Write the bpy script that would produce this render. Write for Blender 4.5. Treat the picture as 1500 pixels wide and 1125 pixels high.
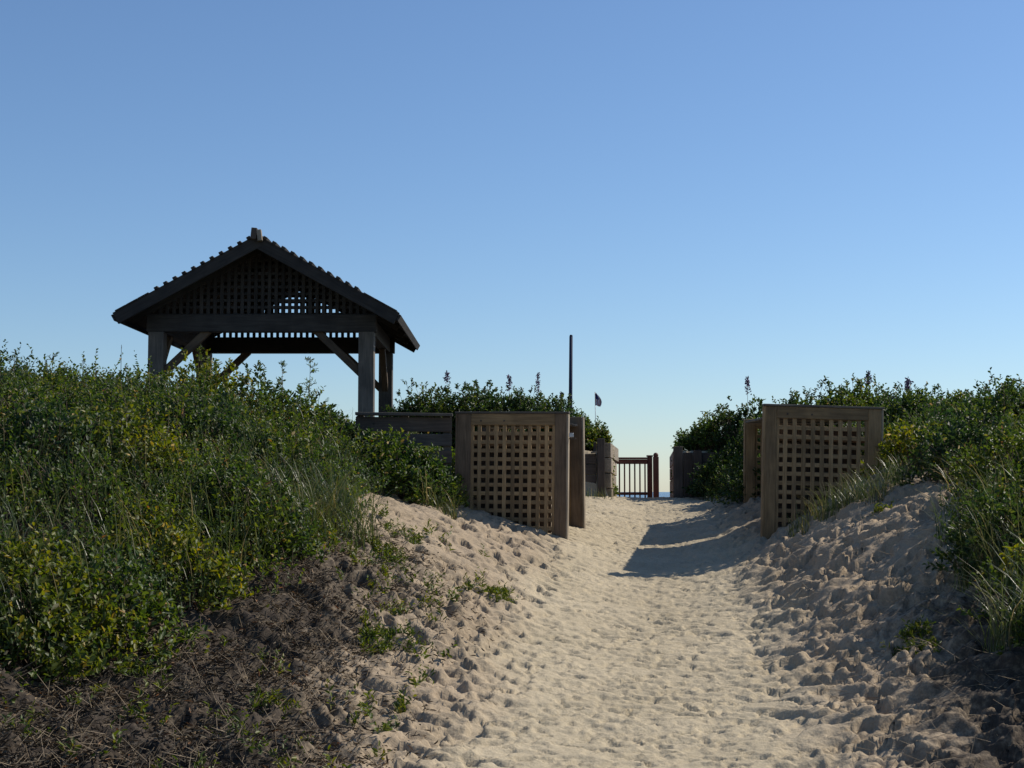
import bpy, bmesh, math
import numpy as np
from mathutils import Vector, Matrix

for o in list(bpy.data.objects):
    bpy.data.objects.remove(o, do_unlink=True)
scene = bpy.context.scene
C = scene.collection
rad = math.radians

# ------------------------------------------------------------------ camera
EYE = 1.6
F = 2170.0 / 1500.0                      # focal length / sensor width
PITCH = math.atan((720 - 562.5) / 2170.0)
cam_d = bpy.data.cameras.new('camera')
cam_d.sensor_width = 36.0
cam_d.lens = 36.0 * F
cam_d.clip_start = 0.05
cam_d.clip_end = 20000
cam = bpy.data.objects.new('camera', cam_d)
cam.location = (0, 0, EYE)
cam.rotation_euler = (math.pi / 2 + PITCH, 0, 0)
C.objects.link(cam)
scene.camera = cam

# ------------------------------------------------------------------ sky, sun, exposure
SUN_AZ, SUN_EL = rad(62), rad(42)        # azimuth to the right of the view (+Y), elevation
world = bpy.data.worlds.new('World')
scene.world = world
world.use_nodes = True
wn = world.node_tree
for n in list(wn.nodes):
    wn.nodes.remove(n)
sky_n = wn.nodes.new('ShaderNodeTexSky')
sky_n.sky_type = 'NISHITA'
sky_n.sun_disc = False
sky_n.sun_elevation = SUN_EL
sky_n.sun_rotation = SUN_AZ
sky_n.altitude = 0
sky_n.air_density = 1.0
sky_n.dust_density = 0.25
sky_n.ozone_density = 6.5
bg = wn.nodes.new('ShaderNodeBackground')
bg.inputs['Strength'].default_value = 0.118
wo = wn.nodes.new('ShaderNodeOutputWorld')
wn.links.new(sky_n.outputs[0], bg.inputs[0])
wn.links.new(bg.outputs[0], wo.inputs[0])

sun_d = bpy.data.lights.new('sun', 'SUN')
sun_d.energy = 5.0
sun_d.angle = rad(0.53)
sun_d.color = (1.0, 0.92, 0.80)
sun = bpy.data.objects.new('sun', sun_d)
S = Vector((math.sin(SUN_AZ) * math.cos(SUN_EL), math.cos(SUN_AZ) * math.cos(SUN_EL), math.sin(SUN_EL)))
sun.rotation_euler = (-S).to_track_quat('-Z', 'Y').to_euler()
sun.location = S * 40
C.objects.link(sun)

scene.view_settings.view_transform = 'Standard'
scene.view_settings.look = 'None'
scene.view_settings.exposure = 0.0
scene.view_settings.gamma = 1.0
scene.view_settings.use_curve_mapping = False

# ------------------------------------------------------------------ helpers
def at(px, py, Y):
    """world point at distance Y that shows at pixel (px, py) of the 1500x1125 photograph"""
    dx, dy = (px - 750) / 2170.0, (562.5 - py) / 2170.0
    cp, sp = math.cos(PITCH), math.sin(PITCH)
    d = Vector((dx, cp - dy * sp, sp + dy * cp))
    return Vector((0, 0, EYE)) + d * (Y / d.y)

def X_at(px, Y):
    return at(px, 720, Y).x

_R = {}
def vnoise(x, y, seed=0):
    if seed not in _R:
        _R[seed] = np.random.default_rng(seed + 1000).random((256, 256))
    T = _R[seed]
    xi = np.floor(x).astype(int); yi = np.floor(y).astype(int)
    fx = x - xi; fy = y - yi
    fx = fx * fx * (3 - 2 * fx); fy = fy * fy * (3 - 2 * fy)
    a = T[xi & 255, yi & 255]; b = T[(xi + 1) & 255, yi & 255]
    c = T[xi & 255, (yi + 1) & 255]; d = T[(xi + 1) & 255, (yi + 1) & 255]
    return (a * (1 - fx) + b * fx) * (1 - fy) + (c * (1 - fx) + d * fx) * fy - 0.5

def fbm(x, y, seed=0, oct=4):
    s = 0; a = 1.0
    for k in range(oct):
        s = s + a * vnoise(x * 2 ** k + 17.3 * k, y * 2 ** k + 5.1 * k, seed + k)
        a *= 0.5
    return s

def sstep(a, b, x):
    t = np.clip((x - a) / (b - a), 0, 1)
    return t * t * (3 - 2 * t)

# ------------------------------------------------------------------ terrain height
PATH_K = 0.09                            # the path drifts to the right as it climbs
ZY = np.array([-60, -10, 0, 5, 7, 8.6, 10, 12, 14, 16.2, 18, 20, 22, 24, 25.5, 27, 30, 36, 46, 60, 90, 400])
ZZ = np.array([-.4, -.1, 0, 0, 0, .03, .13, .32, .51, .735, .93, 1.13, 1.32, 1.475, 1.50, 1.45, 1.15, .2, -1.6, -3.3, -6, -8])
UL = np.array([0, .4, .9, 1.4, 2.0, 2.7, 3.5, 4.5, 6, 8, 12, 40])
TY = np.array([0, 8, 10, 12, 14.5, 17.2, 20, 22, 24.22, 24.40, 28, 34, 45])
TL = np.array([
    [0, 0, 0, .02, .04, .08, .15, .25, .45, .7, 1.0, 1.2],
    [0, 0, .03, .05, .07, .12, .24, .5, .9, 1.2, 1.5, 1.6],
    [0, .01, .05, .10, .17, .30, .52, .9, 1.3, 1.6, 1.8, 1.9],
    [0, .02, .08, .20, .42, .70, .97, 1.28, 1.62, 1.9, 2.05, 2.1],
    [0, .03, .12, .28, .52, .79, 1.04, 1.38, 1.72, 2.0, 2.1, 2.0],
    [0, .05, .18, .31, .48, .72, .98, 1.24, 1.45, 1.5, 1.6, 1.6],
    [0, .05, .15, .26, .42, .62, .80, .95, 1.0, 1.0, 1.1, 1.1],
    [0, .05, .12, .22, .36, .50, .62, .70, .72, .8, .9, .9],
    [0, .02, .04, .08, .20, .40, .55, .65, .70, .8, .8, .8],
    [0, .03, .78, .82, .85, .85, .8, .7, .7, .7, .7, .7],
    [0, .03, .70, .75, .75, .75, .75, .7, .7, .7, .7, .7],
    [0, .02, .30, .45, .6, .8, 1.0, 1.1, 1.1, 1.1, 1.1, 1.1],
    [0, 0, .05, .1, .2, .3, .4, .5, .5, .5, .5, .5]])
TR = np.array([
    [0, 0, 0, .02, .05, .10, .2, .35, .6, .8, 1.0, 1.2],
    [0, 0, .02, .06, .13, .24, .4, .6, .9, 1.2, 1.4, 1.5],
    [0, 0, .02, .08, .28, .56, .80, 1.0, 1.2, 1.4, 1.6, 1.8],
    [0, .01, .04, .15, .45, .83, 1.04, 1.16, 1.4, 1.6, 1.8, 2.0],
    [0, .01, .08, .26, .62, .99, 1.14, 1.26, 1.4, 1.6, 1.7, 1.8],
    [0, .02, .12, .28, .62, 1.02, 1.12, 1.2, 1.3, 1.4, 1.4, 1.4],
    [0, .02, .10, .22, .55, .85, .98, 1.05, 1.1, 1.2, 1.2, 1.2],
    [0, .02, .06, .16, .45, .85, 1.05, 1.1, 1.1, 1.1, 1.1, 1.1],
    [0, .02, .04, .10, .35, .75, 1.0, 1.1, 1.1, 1.1, 1.1, 1.1],
    [0, .02, .78, .85, 1.0, 1.1, 1.1, 1.1, 1.1, 1.1, 1.1, 1.1],
    [0, .02, .70, .8, .9, 1.0, 1.0, 1.0, 1.0, 1.0, 1.0, 1.0],
    [0, .02, .30, .5, .8, 1.0, 1.1, 1.1, 1.1, 1.1, 1.1, 1.1],
    [0, 0, .05, .1, .2, .3, .4, .5, .5, .5, .5, .5]])

def pathc(y):
    y = np.asarray(y, float)
    return PATH_K * np.clip(y, -20, 60)

def bil(T, y, u):
    yi = np.clip(np.searchsorted(TY, y) - 1, 0, len(TY) - 2)
    ui = np.clip(np.searchsorted(UL, u) - 1, 0, len(UL) - 2)
    fy = np.clip((y - TY[yi]) / (TY[yi + 1] - TY[yi]), 0, 1)
    fu = np.clip((u - UL[ui]) / (UL[ui + 1] - UL[ui]), 0, 1)
    fy = .6 * fy + .4 * fy * fy * (3 - 2 * fy)
    return (T[yi, ui] * (1 - fu) + T[yi, ui + 1] * fu) * (1 - fy) + (T[yi + 1, ui] * (1 - fu) + T[yi + 1, ui + 1] * fu) * fy

def base_h(x, y):
    x = np.asarray(x, float); y = np.asarray(y, float)
    u = x - pathc(y)
    rise = 0
    for du, w in ((-.12, .25), (0, .5), (.12, .25)):      # soften the knots
        uu = u + du * np.clip((np.abs(u) - .75) / 1.0, 0, 1)
        ul, ur = np.maximum(-uu, 0), np.maximum(uu, 0)
        kw = sstep(24.15, 24.4, y) * (1 - sstep(27.4, 28.5, y))       # sheer cut behind the bulkheads
        ul = ul + kw * (np.interp(ul, [0, .6, .68, .9, 50], [0, .3, .9, .9, 50]) - ul)
        ur = ur + kw * (np.interp(ur, [0, .5, .58, .9, 50], [0, .3, .9, .9, 50]) - ur)
        rise = rise + w * np.where(uu < 0, bil(TL, y, ul), bil(TR, y, ur))
    z = (np.interp(y - .4, ZY, ZZ) + np.interp(y + .4, ZY, ZZ)) / 2
    amp = np.clip((np.abs(u) - 1.2) / 3, 0, 1)
    return z + rise + amp * .16 * fbm(x * .45, y * .45, 3, 3)

def H(x, y):
    return float(base_h(np.array([x]), np.array([y]))[0])

def Hs(px, Y):
    x = X_at(px, Y)
    return Vector((x, Y, H(x, Y)))

# vegetation boundaries (in u, the distance from the path's middle)
VLY = np.array([0, 7, 8.5, 10, 12, 13.5, 14.5, 16.5, 17.4, 19, 22, 24, 24.7, 30])
VLU = np.array([4.2, 4.0, 3.7, 3.25, 2.65, 2.6, 2.9, 3.05, 2.6, 2.1, 1.7, 1.5, .75, .7])
VRY = np.array([0, 8, 8.7, 9.5, 11.5, 13, 14.2, 15.5, 17, 18.5, 19.5, 21, 23, 24, 24.7, 30])
VRU = np.array([2.4, 2.2, 2.2, 2.4, 2.45, 2.9, 3.5, 3.5, 3.1, 3.3, 2.2, 1.3, 1.15, 1.1, .75, .7])

# ------------------------------------------------------------------ materials
def newmat(name):
    m = bpy.data.materials.new(name)
    m.use_nodes = True
    nt = m.node_tree
    for n in list(nt.nodes):
        nt.nodes.remove(n)
    out = nt.nodes.new('ShaderNodeOutputMaterial')
    b = nt.nodes.new('ShaderNodeBsdfPrincipled')
    nt.links.new(b.outputs[0], out.inputs[0])
    return m, nt, b, out

def node(nt, t, **kw):
    n = nt.nodes.new(t)
    for k, v in kw.items():
        if k in n.inputs:
            n.inputs[k].default_value = v
        else:
            setattr(n, k, v)
    return n

def ramp(nt, stops):
    r = nt.nodes.new('ShaderNodeValToRGB')
    el = r.color_ramp.elements
    while len(el) < len(stops):
        el.new(0.5)
    for e, (p, c) in zip(el, stops):
        e.position = p
        e.color = (*c, 1) if len(c) == 3 else c
    return r

def wood_mat(name, dark, light, rough=.8, bump=.35, spec=.3):
    m, nt, b, out = newmat(name)
    tc = node(nt, 'ShaderNodeTexCoord')
    oi = node(nt, 'ShaderNodeObjectInfo')
    mp = node(nt, 'ShaderNodeMapping')
    mp.inputs['Scale'].default_value = (1.6, 22, 22)
    add = node(nt, 'ShaderNodeVectorMath', operation='ADD')
    sc = node(nt, 'ShaderNodeVectorMath', operation='SCALE')
    sc.inputs['Scale'].default_value = 37.0
    cmb = node(nt, 'ShaderNodeCombineXYZ')
    for k in range(3):
        nt.links.new(oi.outputs['Random'], cmb.inputs[k])
    nt.links.new(cmb.outputs[0], sc.inputs[0])
    nt.links.new(tc.outputs['Object'], add.inputs[0]); nt.links.new(sc.outputs[0], add.inputs[1])
    nt.links.new(add.outputs[0], mp.inputs[0])
    n1 = node(nt, 'ShaderNodeTexNoise', Scale=2.0, Detail=6.0, Roughness=.6, Distortion=.4)
    nt.links.new(mp.outputs[0], n1.inputs['Vector'])
    n2 = node(nt, 'ShaderNodeTexNoise', Scale=3.0, Detail=3.0)
    nt.links.new(add.outputs[0], n2.inputs['Vector'])
    r = ramp(nt, [(.30, dark), (.70, light)])
    nt.links.new(n1.outputs['Fac'], r.inputs[0])
    r2 = ramp(nt, [(.3, (.62, .62, .64)), (.7, (1.12, 1.1, 1.06))])
    nt.links.new(n2.outputs['Fac'], r2.inputs[0])
    mx = node(nt, 'ShaderNodeMix', data_type='RGBA', blend_type='MULTIPLY')
    mx.inputs[0].default_value = 1.0
    nt.links.new(r.outputs[0], mx.inputs[6]); nt.links.new(r2.outputs[0], mx.inputs[7])
    hsv = node(nt, 'ShaderNodeHueSaturation')
    mr = node(nt, 'ShaderNodeMapRange')
    mr.inputs['To Min'].default_value = .72; mr.inputs['To Max'].default_value = 1.25
    nt.links.new(oi.outputs['Random'], mr.inputs[0]); nt.links.new(mr.outputs[0], hsv.inputs['Value'])
    nt.links.new(mx.outputs[2], hsv.inputs['Color'])
    nt.links.new(hsv.outputs[0], b.inputs['Base Color'])
    b.inputs['Roughness'].default_value = rough
    b.inputs['Specular IOR Level'].default_value = spec
    bp = node(nt, 'ShaderNodeBump', Strength=bump, Distance=.006)
    nt.links.new(n1.outputs['Fac'], bp.inputs['Height']); nt.links.new(bp.outputs[0], b.inputs['Normal'])
    return m

def leaf_mat(name, stops, trans=.42, rough=.5, spec=.35):
    m, nt, b, out = newmat(name)
    g = node(nt, 'ShaderNodeNewGeometry')
    r = ramp(nt, stops)
    nt.links.new(g.outputs['Random Per Island'], r.inputs[0])
    tc = node(nt, 'ShaderNodeTexCoord')
    nz = node(nt, 'ShaderNodeTexNoise', Scale=1.3, Detail=2.0)
    nt.links.new(g.outputs['Position'], nz.inputs['Vector'])
    r2 = ramp(nt, [(.35, (.72, .80, .85)), (.65, (1.25, 1.12, .85))])
    nt.links.new(nz.outputs['Fac'], r2.inputs[0])
    mx = node(nt, 'ShaderNodeMix', data_type='RGBA', blend_type='MULTIPLY')
    mx.inputs[0].default_value = 1.0
    nt.links.new(r.outputs[0], mx.inputs[6]); nt.links.new(r2.outputs[0], mx.inputs[7])
    nt.links.new(mx.outputs[2], b.inputs['Base Color'])
    b.inputs['Roughness'].default_value = rough
    b.inputs['Specular IOR Level'].default_value = spec
    tr = node(nt, 'ShaderNodeBsdfTranslucent')
    hs = node(nt, 'ShaderNodeHueSaturation', Hue=.485, Saturation=1.15, Value=1.5)
    nt.links.new(mx.outputs[2], hs.inputs['Color']); nt.links.new(hs.outputs[0], tr.inputs['Color'])
    ms = node(nt, 'ShaderNodeMixShader')
    ms.inputs[0].default_value = trans
    nt.links.new(b.outputs[0], ms.inputs[1]); nt.links.new(tr.outputs[0], ms.inputs[2])
    nt.links.new(ms.outputs[0], out.inputs[0])
    return m

def plain_mat(name, col, rough=.7, metal=0, spec=.4, var=.15):
    m, nt, b, out = newmat(name)
    tc = node(nt, 'ShaderNodeTexCoord')
    nz = node(nt, 'ShaderNodeTexNoise', Scale=9.0, Detail=4.0)
    nt.links.new(tc.outputs['Object'], nz.inputs['Vector'])
    r = ramp(nt, [(.3, tuple(c * (1 - var) for c in col)), (.7, tuple(min(1, c * (1 + var)) for c in col))])
    nt.links.new(nz.outputs['Fac'], r.inputs[0]); nt.links.new(r.outputs[0], b.inputs['Base Color'])
    b.inputs['Roughness'].default_value = rough
    b.inputs['Metallic'].default_value = metal
    b.inputs['Specular IOR Level'].default_value = spec
    return m

# sand: loose grains, with humus worked in where plants grow
def sand_mat():
    m, nt, b, out = newmat('sand')
    tc = node(nt, 'ShaderNodeTexCoord')
    a = node(nt, 'ShaderNodeAttribute', attribute_name='soil')
    n1 = node(nt, 'ShaderNodeTexNoise', Scale=1.2, Detail=5.0, Roughness=.6)
    n2 = node(nt, 'ShaderNodeTexNoise', Scale=60.0, Detail=4.0, Roughness=.7)
    n3 = node(nt, 'ShaderNodeTexNoise', Scale=14.0, Detail=5.0, Roughness=.65)
    for n in (n1, n2, n3):
        nt.links.new(tc.outputs['Object'], n.inputs['Vector'])
    r1 = ramp(nt, [(.3, (.40, .338, .232)), (.7, (.475, .405, .285))])
    nt.links.new(n1.outputs['Fac'], r1.inputs[0])
    r2 = ramp(nt, [(.25, (.72, .70, .68)), (.55, (1, 1, 1)), (.8, (1.12, 1.12, 1.1))])
    nt.links.new(n2.outputs['Fac'], r2.inputs[0])
    mx = node(nt, 'ShaderNodeMix', data_type='RGBA', blend_type='MULTIPLY')
    mx.inputs[0].default_value = 1.0
    ab = node(nt, 'ShaderNodeAttribute', attribute_name='bank')
    mb = node(nt, 'ShaderNodeMix', data_type='RGBA')            # the loose bank sand is browner than the packed path
    rb_ = ramp(nt, [(.3, (.30, .235, .160)), (.7, (.385, .305, .215))])
    nt.links.new(n1.outputs['Fac'], rb_.inputs[0])
    nt.links.new(ab.outputs['Fac'], mb.inputs[0]); nt.links.new(r1.outputs[0], mb.inputs[6]); nt.links.new(rb_.outputs[0], mb.inputs[7])
    nt.links.new(mb.outputs[2], mx.inputs[6]); nt.links.new(r2.outputs[0], mx.inputs[7])
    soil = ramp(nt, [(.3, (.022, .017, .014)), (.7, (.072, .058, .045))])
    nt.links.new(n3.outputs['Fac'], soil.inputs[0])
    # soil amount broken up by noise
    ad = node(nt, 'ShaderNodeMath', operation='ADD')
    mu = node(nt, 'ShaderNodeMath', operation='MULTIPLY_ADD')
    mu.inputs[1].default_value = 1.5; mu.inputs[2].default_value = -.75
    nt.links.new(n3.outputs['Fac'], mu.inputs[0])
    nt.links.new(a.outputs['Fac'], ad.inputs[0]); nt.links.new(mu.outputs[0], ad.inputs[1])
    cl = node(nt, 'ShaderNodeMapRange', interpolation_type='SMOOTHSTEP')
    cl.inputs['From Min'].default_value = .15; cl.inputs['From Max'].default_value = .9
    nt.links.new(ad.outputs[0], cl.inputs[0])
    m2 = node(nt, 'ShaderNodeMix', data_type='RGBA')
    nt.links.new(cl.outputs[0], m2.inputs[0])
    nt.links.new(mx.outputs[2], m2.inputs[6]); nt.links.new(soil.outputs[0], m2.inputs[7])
    nt.links.new(m2.outputs[2], b.inputs['Base Color'])
    b.inputs['Roughness'].default_value = .95
    b.inputs['Specular IOR Level'].default_value = .15
    bp = node(nt, 'ShaderNodeBump', Strength=.85, Distance=.02)
    nt.links.new(n3.outputs['Fac'], bp.inputs['Height'])
    bp2 = node(nt, 'ShaderNodeBump', Strength=.35, Distance=.004)
    nt.links.new(n2.outputs['Fac'], bp2.inputs['Height']); nt.links.new(bp.outputs[0], bp2.inputs['Normal'])
    nt.links.new(bp2.outputs[0], b.inputs['Normal'])
    return m

M = {}
M['sand'] = sand_mat()
M['screen'] = wood_mat('weathered_screen_wood', (.20, .132, .066), (.36, .248, .13))
M['frame'] = wood_mat('weathered_frame_wood', (.085, .060, .038), (.165, .116, .076))
M['grey'] = wood_mat('grey_weathered_wood', (.075, .066, .056), (.15, .13, .11))
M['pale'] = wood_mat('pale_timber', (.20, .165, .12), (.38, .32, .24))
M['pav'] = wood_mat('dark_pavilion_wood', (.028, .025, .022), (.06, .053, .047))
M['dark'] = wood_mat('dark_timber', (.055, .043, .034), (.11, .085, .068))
M['red'] = wood_mat('reddish_stained_wood', (.10, .036, .022), (.20, .075, .045), rough=.6)
M['metal'] = plain_mat('galvanised_metal', (.35, .35, .36), .45, .8)
M['pole'] = plain_mat('dark_blue_painted_metal', (.016, .026, .06), .75, 0, .2)
G_dark = [(0, (.018, .040, .014)), (.5, (.036, .072, .020)), (.85, (.062, .10, .026)), (1, (.10, .13, .035))]
G_mid = [(0, (.030, .062, .014)), (.5, (.060, .105, .022)), (.85, (.10, .145, .030)), (.965, (.17, .18, .05)), (.985, (.17, .10, .04)), (1, (.42, .38, .24))]  # palest stop paints in sparkles on glossy leaves
G_yel = [(0, (.048, .080, .016)), (.5, (.105, .140, .024)), (.85, (.16, .18, .03)), (.97, (.26, .21, .05)), (1, (.45, .40, .24))]  # last stop stands for sun glints, put into the leaf colour
M['leaf_dark'] = leaf_mat('dark_green_leaf', G_dark)
M['leaf'] = leaf_mat('green_leaf', G_mid)
M['leaf_yel'] = leaf_mat('yellow_green_leaf', G_yel)
M['grass'] = leaf_mat('dune_grass_blade', [(0, (.045, .075, .026)), (.6, (.10, .13, .05)), (.88, (.17, .17, .08)), (1, (.34, .29, .17))], .3, .4)
M['weed'] = leaf_mat('bright_weed_leaf', [(0, (.05, .085, .016)), (.7, (.10, .14, .022)), (1, (.17, .17, .04))], .35, .5)
M['litter'] = leaf_mat('dead_plant_litter', [(0, (.022, .017, .013)), (.4, (.06, .047, .036)), (.8, (.10, .08, .06)), (.96, (.22, .18, .13)), (1, (.22, .09, .035))], .1, .7, .25)
M['stem'] = plain_mat('brown_stem', (.075, .05, .032), .8)
M['twig'] = plain_mat('pale_dry_stalk', (.22, .17, .11), .8)
M['purple'] = plain_mat('mauve_floret', (.14, .075, .16), .7)
M['yellow'] = leaf_mat('yellow_green_leaf', [(0, (.16, .19, .02)), (.6, (.30, .30, .035)), (1, (.45, .36, .06))], .4, .5)
M['flag_red'] = plain_mat('flag_red_cloth', (.30, .03, .05), .8)
M['flag_blue'] = plain_mat('flag_navy_cloth', (.03, .03, .12), .8)
M['flag_white'] = plain_mat('flag_white_cloth', (.7, .7, .7), .8)

def water_mat():
    m, nt, b, out = newmat('sea_water')
    b.inputs['Base Color'].default_value = (.035, .085, .16, 1)
    b.inputs['Roughness'].default_value = .22
    tc = node(nt, 'ShaderNodeTexCoord')
    mp = node(nt, 'ShaderNodeMapping'); mp.inputs['Scale'].default_value = (.12, .35, 1)
    nt.links.new(tc.outputs['Object'], mp.inputs[0])
    nz = node(nt, 'ShaderNodeTexNoise', Scale=1.0, Detail=6.0, Roughness=.6)
    nt.links.new(mp.outputs[0], nz.inputs['Vector'])
    bp = node(nt, 'ShaderNodeBump', Strength=1.0, Distance=.8)
    nt.links.new(nz.outputs['Fac'], bp.inputs['Height']); nt.links.new(bp.outputs[0], b.inputs['Normal'])
    return m
M['sea'] = water_mat()

# ------------------------------------------------------------------ object helpers
WM = {}
def tag(o, label=None, cat=None, group=None, kind=None):
    if label: o['label'] = label
    if cat: o['category'] = cat
    if group: o['group'] = group
    if kind: o['kind'] = kind
    return o

def place(o, Mw, parent=None):
    C.objects.link(o)
    if parent is not None:
        o.parent = parent
        o.matrix_parent_inverse = WM[parent.name].inverted()
    o.matrix_basis = Mw
    WM[o.name] = Mw.copy()
    return o

def thing(name, label, cat, loc, rot=None, group=None):
    o = bpy.data.objects.new(name, None)
    o.empty_display_size = .2
    Mw = Matrix.Translation(Vector(loc))
    if rot is not None: Mw = Mw @ rot
    place(o, Mw)
    return tag(o, label, cat, group)

_boxes = {}
def box_mesh(l, w, h, mat, ch=None):
    key = (round(l, 3), round(w, 3), round(h, 3), mat.name)
    if key in _boxes: return _boxes[key]
    c = ch if ch is not None else min(.006, .12 * min(l, w, h))
    bm = bmesh.new()
    for sx in (-1, 1):
        for sy in (-1, 1):
            for sz in (-1, 1):
                x, y, z = sx * l / 2, sy * w / 2, sz * h / 2
                bm.verts.new((x - sx * c, y - sy * c, z)); bm.verts.new((x - sx * c, y, z - sz * c)); bm.verts.new((x, y - sy * c, z - sz * c))
    bmesh.ops.convex_hull(bm, input=bm.verts)
    bmesh.ops.dissolve_limit(bm, angle_limit=.01, verts=bm.verts, edges=bm.edges)
    me = bpy.data.meshes.new('board')
    bm.to_mesh(me); bm.free()
    me.materials.append(mat)
    _boxes[key] = me
    return me

def beam(name, p0, p1, w, h, mat, parent=None, up=(0, 0, 1), base=None):
    """a board from p0 to p1; w across, h along 'up'; coordinates in 'base' frame if given"""
    p0, p1, up = Vector(p0), Vector(p1), Vector(up)
    ax = (p1 - p0); L = ax.length; ax.normalize()
    ay = up.cross(ax).normalized(); az = ax.cross(ay)
    R = Matrix((ax, ay, az)).transposed().to_4x4()
    Mw = Matrix.Translation((p0 + p1) / 2) @ R
    if base is not None: Mw = base @ Mw
    o = bpy.data.objects.new(name, box_mesh(L, w, h, mat))
    return place(o, Mw, parent)

def mesh_np(name, V, faces4=None, faces3=None, mats=(), midx=None, smooth=False):
    me = bpy.data.meshes.new(name)
    n4 = 0 if faces4 is None else len(faces4); n3 = 0 if faces3 is None else len(faces3)
    loops = []
    if n4: loops.append(np.asarray(faces4).ravel())
    if n3: loops.append(np.asarray(faces3).ravel())
    loops = np.concatenate(loops).astype(np.int32)
    starts = np.concatenate([np.arange(n4) * 4, n4 * 4 + np.arange(n3) * 3]).astype(np.int32)
    me.vertices.add(len(V)); me.vertices.foreach_set('co', np.asarray(V, np.float32).ravel())
    me.loops.add(len(loops)); me.loops.foreach_set('vertex_index', loops)
    me.polygons.add(n4 + n3); me.polygons.foreach_set('loop_start', starts)
    for m in mats: me.materials.append(m)
    if midx is not None: me.polygons.foreach_set('material_index', np.asarray(midx, np.int32))
    if smooth: me.polygons.foreach_set('use_smooth', np.ones(n4 + n3, bool))
    me.update(calc_edges=True)
    return me

def unit(v):
    return v / (np.linalg.norm(v, axis=-1, keepdims=True) + 1e-9)

def leaf_geo(P, D, N, L, Wd, fold=.25):
    """six-vertex folded leaves: base P, axis D, face normal N, length L, width Wd"""
    D = unit(D); B = unit(np.cross(D, N)); N2 = np.cross(B, D)
    L = L[:, None]; Wd = Wd[:, None]
    V = np.stack([P,
                  P + D * L * .30 + B * Wd * .42 + N2 * Wd * fold,
                  P + D * L * .68 + B * Wd * .40 + N2 * Wd * fold * .6,
                  P + D * L - N2 * L * .12,
                  P + D * L * .68 - B * Wd * .40 + N2 * Wd * fold * .6,
                  P + D * L * .30 - B * Wd * .42 + N2 * Wd * fold], 1).reshape(-1, 3)
    i = np.arange(len(P))[:, None] * 6
    Fq = np.concatenate([i + np.array([[0, 3, 2, 1]]), i + np.array([[0, 5, 4, 3]])], 0)
    return V, Fq

def strip_geo(P0, P1, w, rng):
    """thin triangular stems from P0 to P1"""
    ax = unit(P1 - P0)
    r = unit(np.cross(ax, unit(rng.normal(size=P0.shape))))
    s = np.cross(ax, r)
    n = len(P0); k = []
    for P, f in ((P0, 1.0), (P1, .5)):
        for a in (0, 2.09, 4.19):
            k.append(P + (r * math.cos(a) + s * math.sin(a)) * (w * f)[:, None])
    V = np.stack(k, 1).reshape(-1, 3)
    i = np.arange(n)[:, None] * 6
    Fq = np.concatenate([i + np.array([[0, 1, 4, 3]]), i + np.array([[1, 2, 5, 4]]), i + np.array([[2, 0, 3, 5]])], 0)
    return V, Fq

def shoots(base, dirs, length, nl, leafL, leafW, rng, up_bias=.5, droop=0.0):
    """leaves set along shoots; returns leaf geometry and shoot segments"""
    n = len(base)
    t = np.linspace(.12, 1, nl)[None, :] + rng.uniform(-.06, .06, (n, nl))
    P = base[:, None, :] + dirs[:, None, :] * (length[:, None] * t)[..., None]
    P[..., 2] -= droop * (t ** 2) * length[:, None]
    side = unit(rng.normal(size=(n, nl, 3)))
    side = unit(side - dirs[:, None, :] * np.sum(side * dirs[:, None, :], -1, keepdims=True))
    D = unit(side * .9 + dirs[:, None, :] * .55 + np.array([0, 0, .18]))
    N = unit(rng.normal(size=(n, nl, 3)) * .6 + np.array([.15, -.1, up_bias]) + dirs[:, None, :] * .35)
    L = leafL * rng.uniform(.6, 1.3, (n, nl)) * (1.1 - .35 * t)
    Wd = leafW * rng.uniform(.7, 1.25, (n, nl)) * (1.1 - .3 * t)
    return leaf_geo(P.reshape(-1, 3), D.reshape(-1, 3), N.reshape(-1, 3), L.ravel(), Wd.ravel())

def dome_points(cx, cy, rx, ry, h, n, rng, lift=0.0, lump=.3):
    """shoot bases on a lumpy dome that follows the ground"""
    a = rng.uniform(0, 2 * np.pi, n); e = np.arcsin(rng.uniform(.0, 1.0, n))
    ph = rng.uniform(0, 6.28, 4)
    lum = 1 + lump * (np.sin(3 * a + ph[0]) * np.cos(4 * e + ph[1]) * .6 + np.sin(5 * a + ph[2] + 3 * e) * .4)
    s = rng.uniform(.45, 1.0, n) ** .6 * lum
    dx = np.cos(a) * np.cos(e); dy = np.sin(a) * np.cos(e); dz = np.sin(e)
    x = cx + dx * rx * s; y = cy + dy * ry * s
    z = base_h(x, y) + lift + dz * h * s * .9 + .02
    nrm = unit(np.stack([dx / rx, dy / ry, dz / h + .25], 1))
    return np.stack([x, y, z], 1), nrm

# ------------------------------------------------------------------ ground: one sand sheet to the sea
rng = np.random.default_rng(7)
def axis(pts):
    out = []
    for (a, b, s0, s1) in pts:
        x = a
        while x < b - 1e-6:
            out.append(x); f = (x - a) / (b - a); x += s0 + (s1 - s0) * f
    out.append(pts[-1][1])
    return np.array(out)
gx = axis([(-900, -120, 130, 40), (-120, -20, 20, 3), (-20, -6, 1.2, .25), (-6, -3.6, .2, .05), (-3.6, 5.2, .0175, .0175), (5.2, 8, .05, .25), (8, 22, .25, 1.5), (22, 120, 3, 20), (120, 900, 40, 130)])
gy = axis([(-60, -6, 9, 2), (-6, 6.6, 1.2, .1), (6.6, 8, .05, .015), (8, 19, .015, .032), (19, 27, .032, .08), (27, 60, .12, 2), (60, 110, 3, 10)])
GX, GY = np.meshgrid(gx, gy)
GZ = base_h(GX, GY)
U = GX - pathc(GY)
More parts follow.
